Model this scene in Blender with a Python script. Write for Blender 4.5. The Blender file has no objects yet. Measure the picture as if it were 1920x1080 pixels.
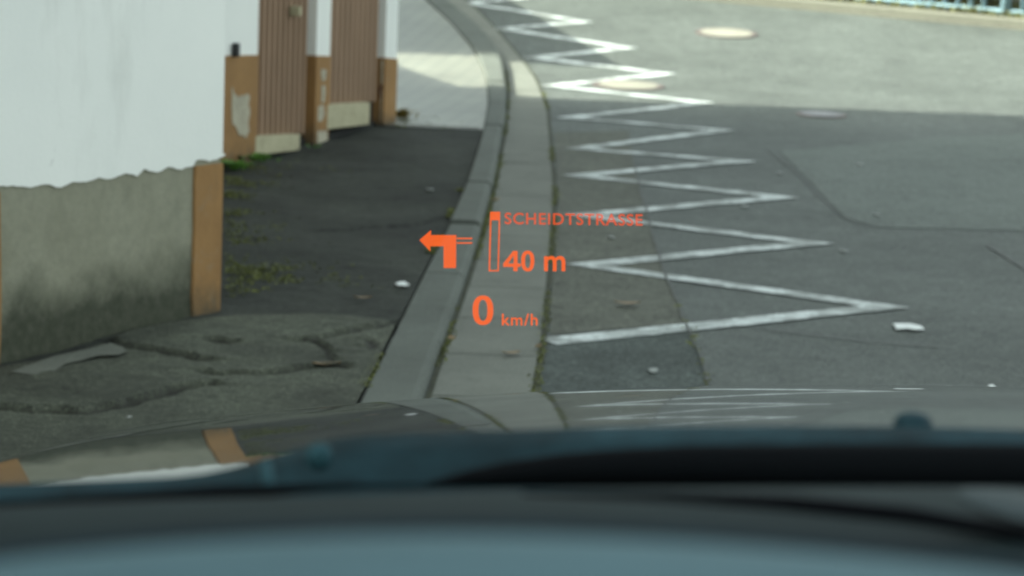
import bpy, bmesh, math, random
import numpy as np
from mathutils import Vector, Matrix, noise
random.seed(7)
R = math.radians
S = bpy.context.scene
col = S.collection

# ------------------------------------------------------------------ camera, sky, sun, exposure
FPX = 4600.0                       # focal length in photo pixels (1920 wide)
PITCH, ROLL, EYE = R(9.95), R(2.35), 1.25
cam_d = bpy.data.cameras.new('camera')
cam = bpy.data.objects.new('camera', cam_d); col.objects.link(cam)
S.camera = cam
cF = Vector((0, math.cos(PITCH), -math.sin(PITCH)))
U0 = Vector((0, math.sin(PITCH), math.cos(PITCH))); R0 = Vector((1, 0, 0))
cR = R0 * math.cos(ROLL) + U0 * math.sin(ROLL)
cU = -R0 * math.sin(ROLL) + U0 * math.cos(ROLL)
cam.matrix_world = Matrix(((cR.x, cU.x, -cF.x, 0), (cR.y, cU.y, -cF.y, 0), (cR.z, cU.z, -cF.z, EYE), (0, 0, 0, 1)))
cam_d.sensor_width = 36
cam_d.lens = FPX / 1920 * 36
cam_d.clip_start = 0.05
cam_d.clip_end = 2000
cam_d.dof.use_dof = True
cam_d.dof.focus_distance = 2.6
cam_d.dof.aperture_fstop = 11.5

SUN_EL = R(33)
sun_from = Vector((-1, -0.04, 0)).normalized()          # where the sun stands, on the ground plan
sun_az = math.atan2(sun_from.x, sun_from.y)
W = bpy.data.worlds.new('World'); S.world = W; W.use_nodes = True
nt = W.node_tree
sky = nt.nodes.new('ShaderNodeTexSky'); sky.sky_type = 'NISHITA'; sky.sun_disc = False
sky.sun_elevation = SUN_EL; sky.sun_rotation = sun_az
sky.air_density = 0.8; sky.dust_density = 4.0; sky.ozone_density = 0.6
bg = nt.nodes['Background']; bg.inputs['Strength'].default_value = 0.15
hs = nt.nodes.new('ShaderNodeHueSaturation'); hs.inputs['Saturation'].default_value = .28   # thin white overcast veils the blue
nt.links.new(sky.outputs['Color'], hs.inputs['Color']); nt.links.new(hs.outputs['Color'], bg.inputs['Color'])
sl = bpy.data.lights.new('sun', 'SUN'); sl.energy = 4.0; sl.angle = R(0.5); sl.color = (1, .945, .87)
sun = bpy.data.objects.new('sun', sl); col.objects.link(sun)
sv = Vector((sun_from.x * math.cos(SUN_EL), sun_from.y * math.cos(SUN_EL), math.sin(SUN_EL)))
sun.rotation_euler = sv.to_track_quat('Z', 'Y').to_euler()
sun.location = (-6, 0, 8)
S.view_settings.view_transform = 'Standard'; S.view_settings.look = 'None'
EXPO = 1.92
S.view_settings.exposure = EXPO; S.view_settings.gamma = 1
S.render.engine = 'CYCLES'
S.cycles.use_denoising = True
S.cycles.transparent_max_bounces = 16

# ------------------------------------------------------------------ the lie of the land, and pixels to points
K_RISE, D_RISE, CAP = 0.014, 12.0, 0.09
D_CAP = D_RISE + CAP / (2 * K_RISE)
def gz(d):
    "height of the road: level near the car, then climbing"
    if d < D_RISE: return 0.0
    if d < D_CAP: return K_RISE * (d - D_RISE) ** 2
    z = K_RISE * (D_CAP - D_RISE) ** 2 + CAP * (min(d, 45) - D_CAP)
    return z
def ray(px, py):
    return cF + cR * ((px - 960) / FPX) - cU * ((py - 540) / FPX)
def hit(px, py, z=0.0):
    "point where the line of sight meets the ground raised by z"
    r = ray(px, py); lo, hi = 0.5, 60.0
    for _ in range(60):
        m = (lo + hi) / 2
        p = r * m
        if EYE + p.z > gz(p.y) + z: lo = m
        else: hi = m
    p = r * lo
    return Vector((p.x, p.y, EYE + p.z))
def wall_hit(px, py, A, B, n_in=0.0):
    "(distance along wall A-B, height) where the line of sight meets the wall plane pushed in by n_in"
    t = Vector((B.x - A.x, B.y - A.y, 0)).normalized(); n = Vector((-t.y, t.x, 0))
    a = Vector((A.x, A.y, 0)) + n * n_in
    r = ray(px, py)
    k = (a.dot(n)) / (r.dot(n))
    p = r * k
    return (Vector((p.x, p.y, 0)) - a).dot(t), EYE + p.z
def proj(p):
    v = Vector(p) - Vector((0, 0, EYE)); w = v.dot(cF)
    return 960 + FPX * v.dot(cR) / w, 540 - FPX * v.dot(cU) / w

# ------------------------------------------------------------------ object helpers
def tag(o, label=None, cat=None, group=None, kind=None):
    if label: o['label'] = label
    if cat: o['category'] = cat
    if group: o['group'] = group
    if kind: o['kind'] = kind
    return o
def empty(name, loc=(0, 0, 0), rz=0):
    o = bpy.data.objects.new(name, None); o.location = loc; o.rotation_euler.z = rz
    o.empty_display_size = .1; col.objects.link(o); return o
def link(name, me, mat, parent=None, smooth=False):
    o = bpy.data.objects.new(name, me); col.objects.link(o)
    if mat: me.materials.append(mat)
    if smooth: me.polygons.foreach_set('use_smooth', [True] * len(me.polygons))
    if parent: o.parent = parent
    return o
def mesh(name, verts, faces, mat, parent=None, smooth=False):
    me = bpy.data.meshes.new(name); me.from_pydata([tuple(v) for v in verts], [], faces); me.update()
    return link(name, me, mat, parent, smooth)
def from_bm(name, bm, mat, parent=None, smooth=False, bevel=0, seg=2):
    bmesh.ops.recalc_face_normals(bm, faces=bm.faces)
    if bevel:
        bmesh.ops.bevel(bm, geom=bm.edges[:], offset=bevel, segments=seg, affect='EDGES', profile=.6)
    me = bpy.data.meshes.new(name); bm.to_mesh(me); bm.free()
    return link(name, me, mat, parent, smooth)
def add_box(bm, lo, hi, M=None):
    vs = [bm.verts.new((x, y, z)) for x in (lo[0], hi[0]) for y in (lo[1], hi[1]) for z in (lo[2], hi[2])]
    for f in ((0, 1, 3, 2), (4, 6, 7, 5), (0, 4, 5, 1), (2, 3, 7, 6), (0, 2, 6, 4), (1, 5, 7, 3)):
        bm.faces.new([vs[i] for i in f])
    if M is not None: bmesh.ops.transform(bm, matrix=M, verts=vs)
    return vs
def add_tube(bm, pts, radii, n=8):
    rings = []
    for i, p in enumerate(pts):
        p = Vector(p)
        a = Vector(pts[max(i - 1, 0)]); b = Vector(pts[min(i + 1, len(pts) - 1)])
        q = (b - a).to_track_quat('Z', 'Y'); r = radii[i] if hasattr(radii, '__len__') else radii
        rings.append([bm.verts.new(p + q @ Vector((r * math.cos(2 * math.pi * k / n), r * math.sin(2 * math.pi * k / n), 0))) for k in range(n)])
    for r0, r1 in zip(rings, rings[1:]):
        for k in range(n): bm.faces.new((r0[k], r0[(k + 1) % n], r1[(k + 1) % n], r1[k]))
    bm.faces.new(rings[0][::-1]); bm.faces.new(rings[-1])
def frame(A, B):
    "matrix whose x runs along the wall A-B, y points into the house, z up, origin A on level 0"
    t = Vector((B.x - A.x, B.y - A.y, 0)).normalized(); n = Vector((-t.y, t.x, 0))
    return Matrix(((t.x, n.x, 0, A.x), (t.y, n.y, 0, A.y), (0, 0, 1, 0), (0, 0, 0, 1)))
def slab(name, pts2, y0, y1, M, mat, parent=None):
    "outline in the wall plane (x, z), thick from y0 to y1, put in place by M"
    bm = bmesh.new()
    f = bm.faces.new([bm.verts.new((x, y0, z)) for x, z in pts2])
    r = bmesh.ops.extrude_face_region(bm, geom=[f])
    bmesh.ops.translate(bm, verts=[v for v in r['geom'] if isinstance(v, bmesh.types.BMVert)], vec=(0, y1 - y0, 0))
    bmesh.ops.triangulate(bm, faces=[f for f in bm.faces if len(f.verts) > 4])
    bmesh.ops.transform(bm, matrix=M, verts=bm.verts)
    return from_bm(name, bm, mat, parent)
def n1(x, s=0): return noise.noise(Vector((x, s * 7.31, 1.7)))

# ------------------------------------------------------------------ materials
class N:
    def __init__(self, name):
        self.m = bpy.data.materials.new(name); self.m.use_nodes = True
        self.t = self.m.node_tree; self.b = self.t.nodes['Principled BSDF']
        self.co = self.t.nodes.new('ShaderNodeNewGeometry').outputs['Position']
    def node(self, kind, **kw):
        n = self.t.nodes.new(kind)
        for k, v in kw.items():
            if k in n.inputs: n.inputs[k].default_value = v
            else: setattr(n, k, v)
        return n
    def ln(self, a, b): self.t.links.new(a, b)
    def noise(self, scale, detail=4, rough=.6, co=None, dist=0):
        n = self.node('ShaderNodeTexNoise'); n.inputs['Scale'].default_value = scale; n.inputs['Detail'].default_value = detail
        n.inputs['Roughness'].default_value = rough; n.inputs['Distortion'].default_value = dist
        self.ln(co or self.co, n.inputs['Vector']); return n.outputs['Fac']
    def ramp(self, f, stops):
        r = self.node('ShaderNodeValToRGB'); e = r.color_ramp.elements
        while len(e) > len(stops): e.remove(e[-1])
        while len(e) < len(stops): e.new(.5)
        for el, (p, c) in zip(e, stops):
            el.position = p; el.color = (*c, 1) if hasattr(c, '__len__') else (c, c, c, 1)
        self.ln(f, r.inputs['Fac']); return r.outputs['Color']
    def mix(self, f, a, b, mode='MIX'):
        n = self.node('ShaderNodeMix', data_type='RGBA', blend_type=mode)
        for i, v in ((0, f), (6, a), (7, b)):
            if hasattr(v, 'links') or isinstance(v, bpy.types.NodeSocket): self.ln(v, n.inputs[i])
            else: n.inputs[i].default_value = (*v, 1) if hasattr(v, '__len__') else v
        return n.outputs[2]
    def bump(self, f, strength, dist=.01):
        n = self.node('ShaderNodeBump'); n.inputs['Strength'].default_value = strength; n.inputs['Distance'].default_value = dist
        self.ln(f, n.inputs['Height']); self.ln(n.outputs['Normal'], self.b.inputs['Normal'])
    def stretch(self, sx, sy, sz):
        n = self.node('ShaderNodeMapping'); n.inputs['Scale'].default_value = (sx, sy, sz)
        self.ln(self.co, n.inputs['Vector']); return n.outputs['Vector']
    def sep(self):
        n = self.node('ShaderNodeSeparateXYZ'); self.ln(self.co, n.inputs['Vector']); return n.outputs
    def base(self, c):
        if hasattr(c, '__len__'): self.b.inputs['Base Color'].default_value = (*c, 1)
        else: self.ln(c, self.b.inputs['Base Color'])
    def rough(self, r): self.b.inputs['Roughness'].default_value = r
    def spec(self, s): self.b.inputs['Specular IOR Level'].default_value = s

def mul(c, k): return tuple(x * k for x in c)
def asphalt(name, c, var=.25, speck=.5, blotch=1.2, rough=.85, bumpk=.35, dirt=None, spec=.35):
    m = N(name)
    a = m.ramp(m.noise(blotch, 6, .65), [(.3, mul(c, 1 - var)), (.7, mul(c, 1 + var))])
    b = m.ramp(m.noise(11, 5, .7), [(.3, .78), (.7, 1.2)])
    a = m.mix(1, a, b, 'MULTIPLY')
    g2 = m.ramp(m.noise(48, 3, .6), [(.33, .74), (.5, 1.0), (.68, 1.32)])
    a = m.mix(1, a, g2, 'MULTIPLY')
    s = m.noise(170, 3, .7)
    sp = m.ramp(s, [(.30, 1 - speck), (.5, 1), (.62, 1 + speck * .6), (.74, 1 + speck * 2.2)])
    a = m.mix(1, a, sp, 'MULTIPLY')
    if dirt:                                   # dirt collected in the cracks, held per vertex as wear
        at = m.node('ShaderNodeAttribute', attribute_name=dirt)
        a = m.mix(at.outputs['Fac'], a, (.012, .012, .010))
    m.base(a); m.rough(rough); m.spec(spec)
    m.bump(s, bumpk, .006)
    return m.m
def stone(name, c, var=.15, stain=(.06, .06, .05), stain_amt=.35, rough=.85, scale=3):
    m = N(name)
    a = m.ramp(m.noise(scale, 6, .7), [(.3, mul(c, 1 - var)), (.7, mul(c, 1 + var))])
    f = m.ramp(m.noise(scale * 2.3, 6, .75), [(.52, 0.0), (.75, stain_amt)])
    a = m.mix(f, a, stain)
    g = m.noise(140, 3, .7)
    a = m.mix(1, a, m.ramp(g, [(.3, .75), (.7, 1.25)]), 'MULTIPLY')
    m.base(a); m.rough(rough); m.spec(.3); m.bump(g, .25, .004)
    return m.m
def plain(name, c, rough=.6, metal=0, var=.1, scale=12, spec=.5, bump=0):
    m = N(name)
    f = m.noise(scale, 5, .6)
    m.base(m.ramp(f, [(.3, mul(c, 1 - var)), (.7, mul(c, 1 + var))]))
    m.rough(rough); m.b.inputs['Metallic'].default_value = metal; m.spec(spec)
    if bump: m.bump(m.noise(scale * 12, 3), bump, .003)
    return m.m

M_road = asphalt('road_asphalt', (.082, .090, .082), .24, .9, rough=.74, spec=.25)
M_kerbside = asphalt('patched_asphalt', (.060, .070, .064), .3, .8, 2, rough=.8, spec=.2)
M_smooth = asphalt('smooth_asphalt', (.090, .103, .090), .16, .6, rough=.72, spec=.30)
M_upper = asphalt('older_repair_asphalt', (.086, .088, .070), .25, .8, 2, rough=.78, spec=.22)
M_path = asphalt('footpath_asphalt', (.028, .031, .024), .45, .8, 2.2, .9, .9, dirt='dirt')
M_kerb = stone('kerb_stone', (.100, .108, .094), .16, stain_amt=.5)
M_gutter = stone('gutter_concrete', (.148, .152, .130), .16, stain_amt=.35)
M_farkerb = stone('pale_kerb_stone', (.15, .146, .115), .1)
M_joint = plain('joint_dirt', (.038, .040, .022), .95, var=.5, scale=30)
M_tar = plain('tar_seam', (.055, .058, .052), .7, var=.3, scale=20)
M_conc = stone('manhole_concrete', (.23, .22, .18), .1)
M_iron = plain('cast_iron', (.11, .085, .078), .6, .3, .2)

def paint_white():
    m = N('worn_white_paint')
    w = m.ramp(m.noise(5, 4, .6), [(.3, (.52, .56, .55)), (.7, (.69, .73, .715))])
    a = m.mix(m.ramp(m.noise(7.5, 2, .5), [(.42, 0.0), (.53, .55), (.66, .88)]), w, (.15, .16, .145))   # worn by tyres, stretch by stretch
    a = m.mix(m.ramp(m.noise(55, 4, .7), [(.48, 0.0), (.60, .60)]), a, (.14, .15, .135))
    s = m.noise(150, 3, .7)
    a = m.mix(m.ramp(s, [(.55, 0.0), (.68, .55)]), a, (.14, .14, .13))
    m.base(a); m.rough(.7); m.bump(s, .3, .004); return m.m
M_white = paint_white()

def paving():
    m = N('block_paving')
    mp = m.node('ShaderNodeMapping'); mp.inputs['Rotation'].default_value = (0, 0, R(98))
    m.ln(m.co, mp.inputs['Vector'])
    b = m.node('ShaderNodeTexBrick'); b.offset = .5
    b.inputs['Scale'].default_value = 1; b.inputs['Brick Width'].default_value = .20; b.inputs['Row Height'].default_value = .10
    b.inputs['Mortar Size'].default_value = .006; b.inputs['Mortar Smooth'].default_value = .3; b.inputs['Bias'].default_value = 0
    b.inputs['Color1'].default_value = (.165, .163, .132, 1); b.inputs['Color2'].default_value = (.183, .181, .147, 1); b.inputs['Mortar'].default_value = (.11, .115, .095, 1)
    m.ln(mp.outputs['Vector'], b.inputs['Vector'])
    a = m.mix(1, b.outputs['Color'], m.ramp(m.noise(2, 6), [(.3, .8), (.7, 1.15)]), 'MULTIPLY')
    m.base(a); m.rough(.45); m.spec(.55); m.bump(b.outputs['Fac'], -.25, .003); return m.m
M_pave = paving()

def plaster():
    m = N('white_plaster')
    a = m.ramp(m.noise(1.3, 5, .6), [(.3, (.76, .765, .72)), (.7, (.85, .845, .79))])
    st = m.noise(3.2, 6, .75, m.stretch(1, 1, .25))
    a = m.mix(m.ramp(st, [(.56, 0.0), (.8, .40)]), a, (.42, .42, .37))
    a = m.mix(m.ramp(m.noise(22, 5, .8), [(.66, 0.0), (.76, .5)]), a, (.35, .34, .30))
    m.base(a); m.rough(.9); m.spec(.2)
    m.bump(m.noise(70, 5, .7), .22, .006); return m.m
M_plaster = plaster()
def cement():
    m = N('cement_render')
    a = m.ramp(m.noise(4, 6, .7), [(.3, (.235, .228, .165)), (.7, (.32, .312, .235))])
    # damp moss stains with ragged outlines of their own, thickest along the foot of the wall
    z = m.sep()[2]
    mr = m.node('ShaderNodeMapRange'); mr.inputs['From Min'].default_value = .02; mr.inputs['From Max'].default_value = .26
    mr.inputs['To Min'].default_value = .78; mr.inputs['To Max'].default_value = -.14; m.ln(z, mr.inputs['Value'])
    ad = m.node('ShaderNodeMath', operation='ADD'); m.ln(mr.outputs[0], ad.inputs[0]); m.ln(m.noise(4.5, 7, .7), ad.inputs[1])
    a = m.mix(m.ramp(ad.outputs[0], [(.44, 0.0), (.62, .35), (.90, .95)]), a, (.040, .046, .030))
    a = m.mix(m.ramp(m.noise(40, 4, .7), [(.4, .0), (.75, .35)]), a, (.16, .15, .12))
    m.base(a); m.rough(.95); m.spec(.2); m.bump(m.noise(60, 5, .75), .5, .008); return m.m
M_cement = cement()
def ochre(name='ochre_paint', k=1.0):
    m = N(name)
    a = m.ramp(m.noise(5, 6, .7), [(.3, mul((.24, .128, .048), k)), (.7, mul((.32, .175, .066), k))])
    a = m.mix(m.ramp(m.noise(9, 6, .8), [(.58, 0.0), (.72, .55)]), a, (.25, .21, .15))
    a = m.mix(m.ramp(m.noise(16, 6, .8, m.stretch(1, 1, .5)), [(.60, 0.0), (.74, .6)]), a, (.12, .085, .05))
    z = m.sep()[2]; mr = m.node('ShaderNodeMapRange'); mr.inputs['From Min'].default_value = .03; mr.inputs['From Max'].default_value = .16
    mr.inputs['To Min'].default_value = .30; mr.inputs['To Max'].default_value = -.25; m.ln(z, mr.inputs['Value'])
    ad = m.node('ShaderNodeMath', operation='ADD'); m.ln(mr.outputs[0], ad.inputs[0]); m.ln(m.noise(8, 6, .75), ad.inputs[1])
    a = m.mix(m.ramp(ad.outputs[0], [(.46, 0.0), (.85, .85)]), a, (.07, .058, .035))   # splashed grime with a ragged outline
    m.base(a); m.rough(.8); m.spec(.3); m.bump(m.noise(50, 4), .3, .005); return m.m
M_ochre = ochre()
M_bare = stone('bare_plaster', (.40, .36, .27), .25, (.2, .15, .09), .6, scale=12)
def door_brown():
    m = N('brown_door_paint')
    a = m.ramp(m.noise(3, 5, .7, m.stretch(2, 2, .5)), [(.3, (.30, .195, .125)), (.7, (.40, .26, .17))])
    m.base(a); m.rough(.65); m.spec(.3); return m.m
M_door = door_brown()
M_dgroove = plain('door_groove', (.03, .02, .014), .8)
M_board = stone('beige_board', (.42, .38, .25), .12, (.2, .18, .1), .4, scale=6)
M_dark = plain('gap_shade', (.012, .012, .011), .9)
M_black = plain('black_metal', (.02, .022, .024), .5)
M_redbr = stone('red_brown_wear', (.12, .045, .03), .4, (.3, .26, .2), .6, scale=14)

M_blue = plain('light_blue_metal_paint', (.19, .29, .33), .5, 0, .12)
M_grass = plain('dry_grass', (.11, .115, .035), .9, var=.5, scale=6)
M_soil = plain('soil', (.06, .055, .035), .95, var=.4, scale=3)
def leafm(name, c, k=.35):
    m = N(name)
    oi = m.node('ShaderNodeNewGeometry')
    m.base(m.ramp(oi.outputs['Random Per Island'], [(0, mul(c, 1 - k)), (1, mul(c, 1 + k))]))
    m.rough(.6); m.spec(.3); return m.m
M_moss = leafm('moss_green', (.105, .115, .024), .5)
M_weed = leafm('weed_leaf', (.085, .20, .03), .4)
M_weed2 = leafm('yellowing_weed_leaf', (.19, .14, .03), .5)
M_hedge = leafm('hedge_leaf', (.035, .055, .016), .6)
M_flower = leafm('orange_pink_flower', (.55, .27, .17), .4)
M_brownleaf = leafm('dry_leaf', (.22, .15, .08), .3)
M_gum = plain('white_scrap', (.70, .72, .70), .7)
M_gum2 = plain('grey_gum', (.26, .275, .26), .8)

# ------------------------------------------------------------------ lines of the street, as plan curves X(d)
def curve_of(pxs, z):
    P = [hit(x, y, z) for x, y in pxs]
    P.sort(key=lambda p: p.y)
    ds = np.array([p.y for p in P]); xs = np.array([p.x for p in P])
    # smooth: cubic-ish via dense interpolation and averaging
    dd = np.linspace(ds[0], ds[-1], 500); xx = np.interp(dd, ds, xs)
    k = 31; pad = np.pad(xx, (k // 2, k // 2), mode='reflect', reflect_type='odd'); xx = np.convolve(pad, np.ones(k) / k, 'valid')
    s0 = (xx[12] - xx[0]) / (dd[12] - dd[0]); s1 = (xx[-1] - xx[-12]) / (dd[-1] - dd[-12])
    def f(d):
        if d < dd[0]: return float(xx[0] + s0 * (d - dd[0]))
        if d > dd[-1]: return float(xx[-1] + s1 * (d - dd[-1]))
        return float(np.interp(d, dd, xx))
    return f
KH = 0.035
x_in = curve_of([(675, 752), (745, 610), (800, 500), (846, 412), (880, 335), (907, 245), (917, 190), (912, 140), (888, 90), (850, 45), (800, 0)], KH)
x_joint = curve_of([(800, 745), (832, 650), (865, 560), (888, 490), (904, 440), (918, 390), (932, 320), (947, 240), (952, 180), (945, 125), (925, 90), (895, 55), (850, 20), (825, 0)], 0.0)
x_out = curve_of([(1000, 740), (1018, 640), (1030, 500), (1040, 370), (1032, 270), (1026, 200), (1006, 150), (985, 120), (965, 95), (930, 55), (895, 20), (872, 0)], 0.0)
D_STEP = hit(870, 418, KH).y             # where the low kerb meets the higher one
D_PAVE = hit(830, 239, KH).y             # asphalt ends, block paving starts
D0, D1 = 3.6, 32.0

# ------------------------------------------------------------------ setting
rows = [-12, 0, 4] + list(np.arange(11.5, 20, .25)) + [25, 35, 45, 60, 120, 400]
road = mesh('road', [(x, d, gz(d)) for d in rows for x in (-150, 150)],
            [(2 * i, 2 * i + 1, 2 * i + 3, 2 * i + 2) for i in range(len(rows) - 1)], M_road)
tag(road, kind='structure')

def ribbon(name, fa, fb, za, zb, ds, mat, skirt=None, kind='structure', parent=None):
    v = []; f = []
    for d in ds:
        v += [(fa(d), d, gz(d) + za), (fb(d), d, gz(d) + zb)]
    for i in range(len(ds) - 1): f.append((2 * i, 2 * i + 1, 2 * i + 3, 2 * i + 2))
    o = mesh(name, v, f, mat, parent); 
    if kind: tag(o, kind=kind)
    return o
# the asphalt footpath: a fine sheet with sunken cracks, heaved plates and dents
cracks_px = [
    ([(-60, 768), (60, 772), (160, 775), (235, 762), (290, 745), (340, 730), (400, 722)], .020, .016),
    ([(208, 636), (225, 652), (290, 660), (350, 668), (402, 680)], .014, .012),
    ([(384, 699), (420, 706), (480, 704), (535, 700), (570, 692), (640, 690)], .020, .016),
    ([(555, 640), (590, 645), (618, 655), (612, 668), (622, 680)], .010, .010),
    ([(590, 645), (660, 627), (720, 612), (752, 600)], .012, .013),
    ([(400, 645), (440, 650)], .025, .012),
    ([(690, 640), (697, 655)], .012, .01),
    ([(600, 430), (700, 424), (780, 420), (850, 402)], .012, .008),
]
CR = []
for pts, w, dp in cracks_px:
    P = [hit(x, y, KH) for x, y in pts]
    Q = []
    for a, b in zip(P, P[1:]):
        for k in range(14):
            p = a.lerp(b, k / 14); j = .022
            Q.append((p.x + j * n1(p.x * 16 + p.y * 9, 3), p.y + j * 1.4 * n1(p.x * 15 - p.y * 11, 9)))
    Q.append((P[-1].x, P[-1].y)); CR.append((np.array(Q), w, dp))
hump = [(hit(430, 650, KH), .28, .009), (hit(130, 740, KH), .3, .008), (hit(600, 620, KH), .2, .006), (hit(560, 470, KH), .35, .010), (hit(640, 380, KH), .4, -.012), (hit(530, 286, KH), .42, -.020), (hit(640, 252, KH), .3, -.008)]
PATCH_EDGE = curve_of  # (name kept for readability below)
edge_pts = [hit(x, y, KH) for x, y in [(-260, 720), (-60, 700), (60, 678), (170, 650), (260, 618), (350, 600), (450, 590), (560, 590), (660, 594), (750, 606)]]
ex = np.array([p.x for p in edge_pts]); ey = np.array([p.y for p in edge_pts])
def footpath():
    ds = list(np.arange(3.6, 5.0, .1)) + list(np.arange(5.0, 7.2, .011)) + list(np.arange(7.2, D_PAVE - .02, .035)) + [D_PAVE]
    nc = 120; XY = np.zeros((len(ds), nc + 1, 2))
    for i, d in enumerate(ds):
        xr = x_in(d) - .004; xl = -1.75
        XY[i, :, 0] = np.linspace(xl, xr, nc + 1); XY[i, :, 1] = d
    P = XY.reshape(-1, 2); z = np.full(len(P), KH - .004); dirt = np.zeros(len(P))
    for Q, w, dp in [(q, a * 1.3, b * 1.15) for q, a, b in CR]:
        lo = Q.min(0) - .12; hi = Q.max(0) + .12
        sel = np.where((P[:, 0] > lo[0]) & (P[:, 0] < hi[0]) & (P[:, 1] > lo[1]) & (P[:, 1] < hi[1]))[0]
        if not len(sel): continue
        dm = np.full(len(sel), 9.0); side = np.zeros(len(sel))
        for q in Q:
            dd = np.hypot(P[sel, 0] - q[0], (P[sel, 1] - q[1]))
            b = dd < dm; side = np.where(b, P[sel, 1] - q[1], side); dm = np.minimum(dm, dd)
        wv = w * (.75 + .6 * np.array([n1(P[s, 0] * 11, 4) for s in sel]))
        g = np.clip(1 - dm / wv, 0, 1)
        z[sel] -= dp * g ** .35
        z[sel] += np.where(side > 0, .007, -.004) * np.exp(-dm / .03) * (g <= 0)
        dirt[sel] = np.maximum(dirt[sel], np.clip(g * 2.2, 0, 1))
    for c, r, h in hump:
        z += h * np.exp(-((P[:, 0] - c.x) ** 2 + (P[:, 1] - c.y) ** 2) / (2 * (r * .5) ** 2))
    z += np.array([.006 * noise.noise(Vector((p[0] * 3, p[1] * 3, 0))) + .003 * noise.noise(Vector((p[0] * 14, p[1] * 14, 5))) for p in P])
    # edge of the nearer, lighter patch: a little step
    ye = np.interp(P[:, 0], ex, ey)
    stepm = 1 / (1 + np.exp((P[:, 1] - ye) / .012)); stepm *= (P[:, 0] > ex[0] - .1)
    z += .010 * stepm
    # meet the kerb level
    kk = np.tile(np.linspace(0, 1, nc + 1), len(ds)); z = np.where(kk > .97, np.minimum(z, KH + .004), z)
    v = [(p[0], p[1], gz(p[1]) + zz) for p, zz in zip(P, z)]
    f = [(i * (nc + 1) + j, i * (nc + 1) + j + 1, (i + 1) * (nc + 1) + j + 1, (i + 1) * (nc + 1) + j) for i in range(len(ds) - 1) for j in range(nc)]
    me = bpy.data.meshes.new('footpath'); me.from_pydata(v, [], f); me.update()
    at = me.attributes.new('dirt', 'FLOAT', 'POINT'); at.data.foreach_set('value', dirt.astype(np.float32))
    at2 = me.attributes.new('lighter', 'FLOAT', 'POINT'); at2.data.foreach_set('value', stepm.astype(np.float32))
    o = link('footpath', me, M_path, smooth=True); tag(o, kind='structure'); return o
# the nearer patch is an older, paler asphalt
_m = M_path; _t = _m.node_tree; _b = _t.nodes['Principled BSDF']
_l = _b.inputs['Base Color'].links[0].from_socket
_at = _t.nodes.new('ShaderNodeAttribute'); _at.attribute_name = 'lighter'
_mx = _t.nodes.new('ShaderNodeMix'); _mx.data_type = 'RGBA'; _mx.blend_type = 'MULTIPLY'
_t.links.new(_at.outputs['Fac'], _mx.inputs[0]); _t.links.new(_l, _mx.inputs[6]); _mx.inputs[7].default_value = (2.1, 2.05, 1.9, 1)
_t.links.new(_mx.outputs[2], _b.inputs['Base Color'])
footpath()
M_footing = stone('pale_footing_concrete', (.115, .12, .10), .2)
FOOT = [(20, 697), (45, 686), (100, 667), (165, 654), (205, 643), (228, 650), (236, 658), (222, 665), (190, 666), (172, 669), (150, 676), (118, 683), (95, 699), (60, 702)]

# block paving beyond the asphalt
dp = [D_PAVE + .004] + list(np.arange(D_PAVE + .25, D1, .25))
pav = ribbon('paved_footpath', lambda d: -6.0, lambda d: x_in(d) - .004, KH - .002, KH - .002, dp, M_pave)
ribbon('paving_edge_joint', lambda d: -1.75, lambda d: x_in(d) - .02, KH + .004, KH + .004, [D_PAVE - .018, D_PAVE + .018], M_joint)

# kerb stones: separate stones, each a rounded block following the curve
def kerb_stone(d0, d1, top, name='kerb'):
    bm = bmesh.new(); rows_ = []
    n = max(3, int((d1 - d0) / .08)); g = .006; top = top + random.uniform(-.003, .003); sh = random.uniform(-.004, .002)
    for i in range(n + 1):
        d = d0 + g + (d1 - d0 - 2 * g) * i / n; zb = gz(d)
        a, b = x_in(d), x_joint(d) - .004 + sh
        r = .012
        prof = [(a, -.05), (a, top - .004), (a + .006, top), (b - r * 1.6, top), (b - r * .5, top - r * .35), (b, top - r * 1.3), (b + .006, -.05)]
        rows_.append([bm.verts.new((x, d, zb + z)) for x, z in prof])
    for r0, r1 in zip(rows_, rows_[1:]):
        for k in range(6): bm.faces.new((r0[k], r0[k + 1], r1[k + 1], r1[k]))
    bm.faces.new(rows_[0]); bm.faces.new(rows_[-1][::-1])
    o = from_bm(name, bm, M_kerb); return o
kerbs = []
d = D_STEP
while d > D0:
    kerbs.append((max(d - 1.0, D0), d, KH)); d -= 1.0
d = D_STEP
while d < D1:
    kerbs.append((d, d + 1.0, KH + .012)); d += 1.0
bmj = bmesh.new()
for i, (a, b, t) in enumerate(sorted(kerbs)):
    o = kerb_stone(a, b, t); tag(o, kind='structure')
ribbon('kerb_bed', lambda d: x_in(d) + .01, lambda d: x_joint(d) - .012, KH - .012, KH - .012, list(np.arange(D0, D1, .2)), M_joint)

# gutter slabs
d = D0
while d < D1:
    n = 5; v = []; g = .0035; L = .5
    ribbon('gutter', lambda q: x_joint(q) + .012, lambda q: x_out(q) - .006, .005 + random.uniform(-.001, .001), .007, [d + g + (L - 2 * g) * k / n for k in range(n + 1)], M_gutter)
    d += L
ribbon('gutter_bed', lambda d: x_joint(d) - .002, lambda d: x_out(d) + .012 + .006 * n1(d * 6), .0035, .0035, list(np.arange(D0, D1, .05)), M_joint)

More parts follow.
